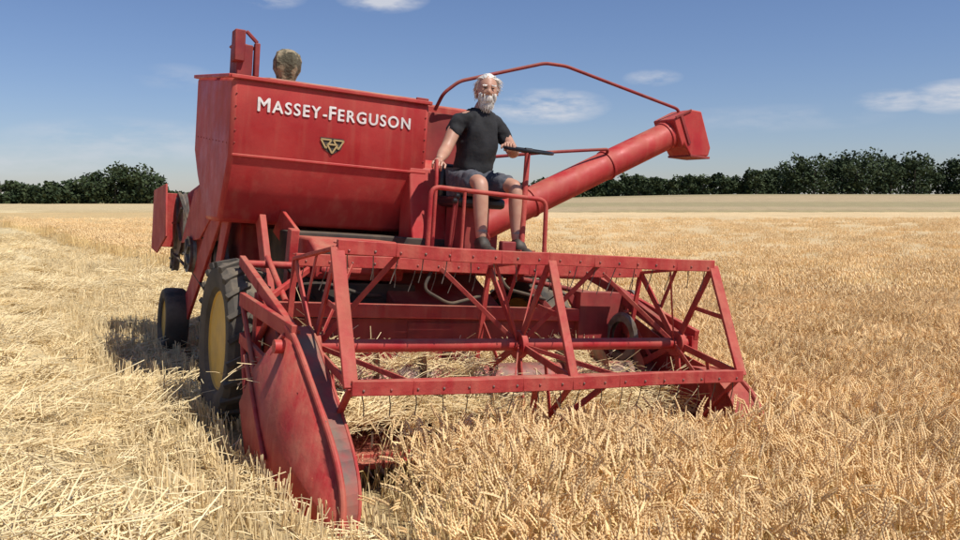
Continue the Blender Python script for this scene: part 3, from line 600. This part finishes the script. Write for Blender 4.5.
scatter('wheat_crop.002',np.stack([x,y,terr(x,y)-.01+rng.normal(0,.02,n)],1),np.stack([rng.normal(0,.06,n),rng.normal(0,.06,n),rng.uniform(0,6.28,n)],1),rng.uniform(.95,1.12,n),cF,5)
def sd(x,y):
    xl,yl=loc(x,y);ok=(~crop(x,y))&~((np.abs(xl)<1.3)&(yl>.3)&(yl<6));s=swath(x,y)
    return ok*np.where(s>.05,8.,2.2)*np.minimum(1,(9./np.maximum(y,.5))**1.2)
x,y=density(2.,32,-.62,.05,.6,sd,8.);s_=swath(x,y);n=len(x)
scatter('straw_swath',np.stack([x,y,terr(x,y)+s_*.85+rng.uniform(0,.02,n)],1),np.stack([rng.normal(0,.12,n),rng.normal(0,.12,n),rng.normal(0,.35,n)+rng.integers(0,2,n)*math.pi],1),rng.uniform(.75,1.2,n)*np.where(y>12,1.2,1.),cL,7)
xl=np.arange(-24,6,.17);P0=[]
for q in xl:
    yl=np.arange(-4.5,22,.42);P0.append(np.stack([q+rng.normal(0,.015,len(yl)),yl+rng.uniform(-.1,.1,len(yl))],1))
P0=np.concatenate(P0);x=OX+cT*P0[:,0]-sT*P0[:,1];y=OY+sT*P0[:,0]+cT*P0[:,1]
k=(~crop(x,y))&(y>2)&(np.abs(x)<.60*y+.4)&(swath(x,y)<.10)&(rng.random(len(x))<np.minimum(1,9/np.maximum(y,1)));x,y=x[k],y[k];n=len(x)
scatter('stubble',np.stack([x,y,terr(x,y)-.01],1),np.stack([rng.normal(0,.06,n),rng.normal(0,.06,n),np.full(n,TH)+rng.normal(0,.05,n)],1),rng.uniform(.8,1.2,n),cS,5)
n=60;lx=rng.uniform(-1.2,1.2,n);ly=rng.uniform(.55,1.22,n);lz=.20+.28*np.clip((ly-.5)/.7,0,1)+rng.uniform(0,.10,n)
pp=[MM@Vector((a,b,c)) for a,b,c in zip(lx,ly,lz)]
scatter('cut_straw',pp,np.stack([rng.normal(0,.35,n),rng.normal(0,.35,n),rng.uniform(0,6.28,n)],1),rng.uniform(.6,.9,n),cL,7)
# ------------------------------------------------------------------ distant trees
LEAF=mat('foliage',(.028,.046,.020),(.068,.088,.038),rough=.8,scale=.35,spec=.2,detail=4);BARK=mat('bark',(.09,.07,.05),rough=.9)
def treeline(name,specs):
    V=[];F=[];MI=[]
    rr=random.Random(len(specs))
    for (x,y,h,w) in specs:
        z0=float(terr(np.array([x]),np.array([y]))[0]);k=len(V)
        for q,r in((0,.35),(h*.55,.16)):
            for j in range(5):V.append((x+r*math.cos(j*1.2566),y+r*math.sin(j*1.2566),z0+q))
        for j in range(5):F.append((k+j,k+(j+1)%5,k+5+(j+1)%5,k+5+j));MI.append(1)
        lob=[(x+rr.uniform(-.34,.34)*w,y+rr.uniform(-.3,.3)*w,z0+h*rr.uniform(.25,.82),w*rr.uniform(.20,.34)) for _ in range(10)]+[(x+rr.uniform(-.5,.5)*w,y+rr.uniform(-1,1),z0+h*.16,w*.34) for _ in range(4)]
        for(lx,ly,lz,lr) in lob:
            for _ in range(64):
                th=rr.uniform(0,6.28);u=rr.uniform(-1,1);s=math.sqrt(1-u*u);q=lr*rr.uniform(.4,1.08)
                c=Vector((lx+q*s*math.cos(th),ly+q*s*math.sin(th),lz+q*u*.85));nn=Vector((rr.gauss(0,1),rr.gauss(0,1),rr.gauss(.6,1))).normalized();t=nn.cross(Vector((.2,.3,.9))).normalized();b=nn.cross(t);sz=rr.uniform(.22,.62)
                k=len(V);V.extend([tuple(c+t*sz),tuple(c+b*sz*.8),tuple(c-t*sz*.9+b*.1),tuple(c-b*sz*.8)]);F.append((k,k+1,k+2,k+3));MI.append(0)
    return link_src(name,V,F,[LEAF,BARK],MI,scn.collection)
def prof(pts,px): return np.interp(px,[a for a,b in pts],[b for a,b in pts])
rp_=random.Random(11);sp=[]
PR=[(515,180),(560,176),(600,176),(640,177),(700,174),(750,171),(785,163),(800,156),(870,151),(900,154),(960,160),(1010,158),(1100,160)]
px=512
while px<1120:
    y=280+rp_.uniform(-12,14);h=(197-prof(PR,px)+rp_.uniform(-6,2.5))/850*y+.3;sp.append(((px-480)/850*y,y,max(3,h),max(5,h*.75)));px+=rp_.uniform(5,10)
treeline('distant_trees',sp);sp=[]
PL=[(-160,175),(-60,172),(0,176),(30,180),(60,177),(80,178),(95,166),(120,160),(145,161),(160,174),(175,190),(230,192)]
px=-150
while px<235:
    y=240+rp_.uniform(-10,10);h=(201-prof(PL,px)+rp_.uniform(-2,2))/850*y;sp.append(((px-480)/850*y,y,max(2.0,h),max(4,h*.8)));px+=rp_.uniform(6,11)
treeline('distant_trees.001',sp)
# ================================================================== SKY, SUN, CAMERA
SD=Vector((.80,-.52,0)).normalized();el=R_(57);sun_dir=Vector((SD.x*math.cos(el),SD.y*math.cos(el),math.sin(el)))
w=bpy.data.worlds.new('World');scn.world=w;w.use_nodes=True;n=w.node_tree;N=n.nodes;L=n.links;N.clear()
wo=N.new('ShaderNodeOutputWorld');bg=N.new('ShaderNodeBackground');L.new(bg.outputs[0],wo.inputs[0]);bg.inputs[1].default_value=.092
sk=N.new('ShaderNodeTexSky');sk.sky_type='NISHITA';sk.sun_disc=False;sk.sun_elevation=el;sk.sun_rotation=math.atan2(SD.x,SD.y);sk.air_density=1.0;sk.dust_density=.25;sk.ozone_density=4.0
tn=N.new('ShaderNodeMix');tn.data_type='RGBA';tn.blend_type='MULTIPLY';tn.inputs[0].default_value=1;L.new(sk.outputs[0],tn.inputs[6]);tn.inputs[7].default_value=(.88,.88,1.04,1)
tc=N.new('ShaderNodeTexCoord');mp=N.new('ShaderNodeMapping');mp.inputs['Scale'].default_value=(7,7,26);L.new(tc.outputs['Generated'],mp.inputs[0])
no=N.new('ShaderNodeTexNoise');no.inputs['Scale'].default_value=1.7;no.inputs['Detail'].default_value=9;no.inputs['Roughness'].default_value=.6;L.new(mp.outputs[0],no.inputs['Vector'])
def MA(op,a,b):
    q=N.new('ShaderNodeMath');q.operation=op
    for i,s in enumerate((a,b)):
        if isinstance(s,(int,float)):q.inputs[i].default_value=s
        elif s is not None:L.new(s,q.inputs[i])
    return q.outputs[0]
sx=N.new('ShaderNodeSeparateXYZ');L.new(tc.outputs['Generated'],sx.inputs[0])
tot=None
for(cx,cy,rx,ry,am) in((545,108,66,19,1.4),(888,102,36,11,1.2),(950,98,42,16,1.3),(650,80,30,9,.8),(385,4,46,14,1.3),(130,143,110,24,.65),(20,160,120,16,.6),(760,120,120,14,.3),(270,2,40,12,.8),(180,80,40,14,.3)):
    az=math.atan2(cx-480,850);elv=math.atan((197-cy)/850*math.cos(az));dz=math.sin(elv)
    dp=N.new('ShaderNodeVectorMath');dp.operation='DOT_PRODUCT';L.new(tc.outputs['Generated'],dp.inputs[0]);dp.inputs[1].default_value=(math.cos(az),-math.sin(az),0)
    h2=MA('POWER',MA('ABSOLUTE',MA('DIVIDE',dp.outputs['Value'],rx/850),0),2.);v2=MA('POWER',MA('ABSOLUTE',MA('DIVIDE',MA('SUBTRACT',sx.outputs[2],dz),ry/850),0),2.)
    g=MA('MULTIPLY',MA('MAXIMUM',MA('SUBTRACT',1.,MA('ADD',h2,v2)),0.),am);tot=g if tot is None else MA('MAXIMUM',tot,g)
mr=N.new('ShaderNodeMapRange');mr.inputs[1].default_value=.40;mr.inputs[2].default_value=.62;L.new(no.outputs[0],mr.inputs[0])
fac=MA('MINIMUM',MA('MULTIPLY',MA('MULTIPLY',tot,mr.outputs[0]),.8),.85)
mx=N.new('ShaderNodeMix');mx.data_type='RGBA';L.new(fac,mx.inputs[0]);L.new(tn.outputs[2],mx.inputs[6]);mx.inputs[7].default_value=(7.2,7.4,8.0,1);L.new(mx.outputs[2],bg.inputs[0])
sl=bpy.data.lights.new('sun','SUN');sl.energy=5.0;sl.angle=R_(.5);sl.color=(1,.95,.86);so=bpy.data.objects.new('sun',sl);scn.collection.objects.link(so);so.rotation_euler=(-sun_dir).to_track_quat('-Z','Y').to_euler()
cd=bpy.data.cameras.new('camera');co=bpy.data.objects.new('camera',cd);scn.collection.objects.link(co);co.location=(0,0,1.65);co.rotation_euler=(R_(90)-math.atan(73/850),0,0)
cd.sensor_width=36;cd.lens=850/960*36;cd.clip_end=5000;cd.clip_start=.05;scn.camera=co
scn.view_settings.view_transform='Standard';scn.view_settings.look='None';scn.view_settings.exposure=0
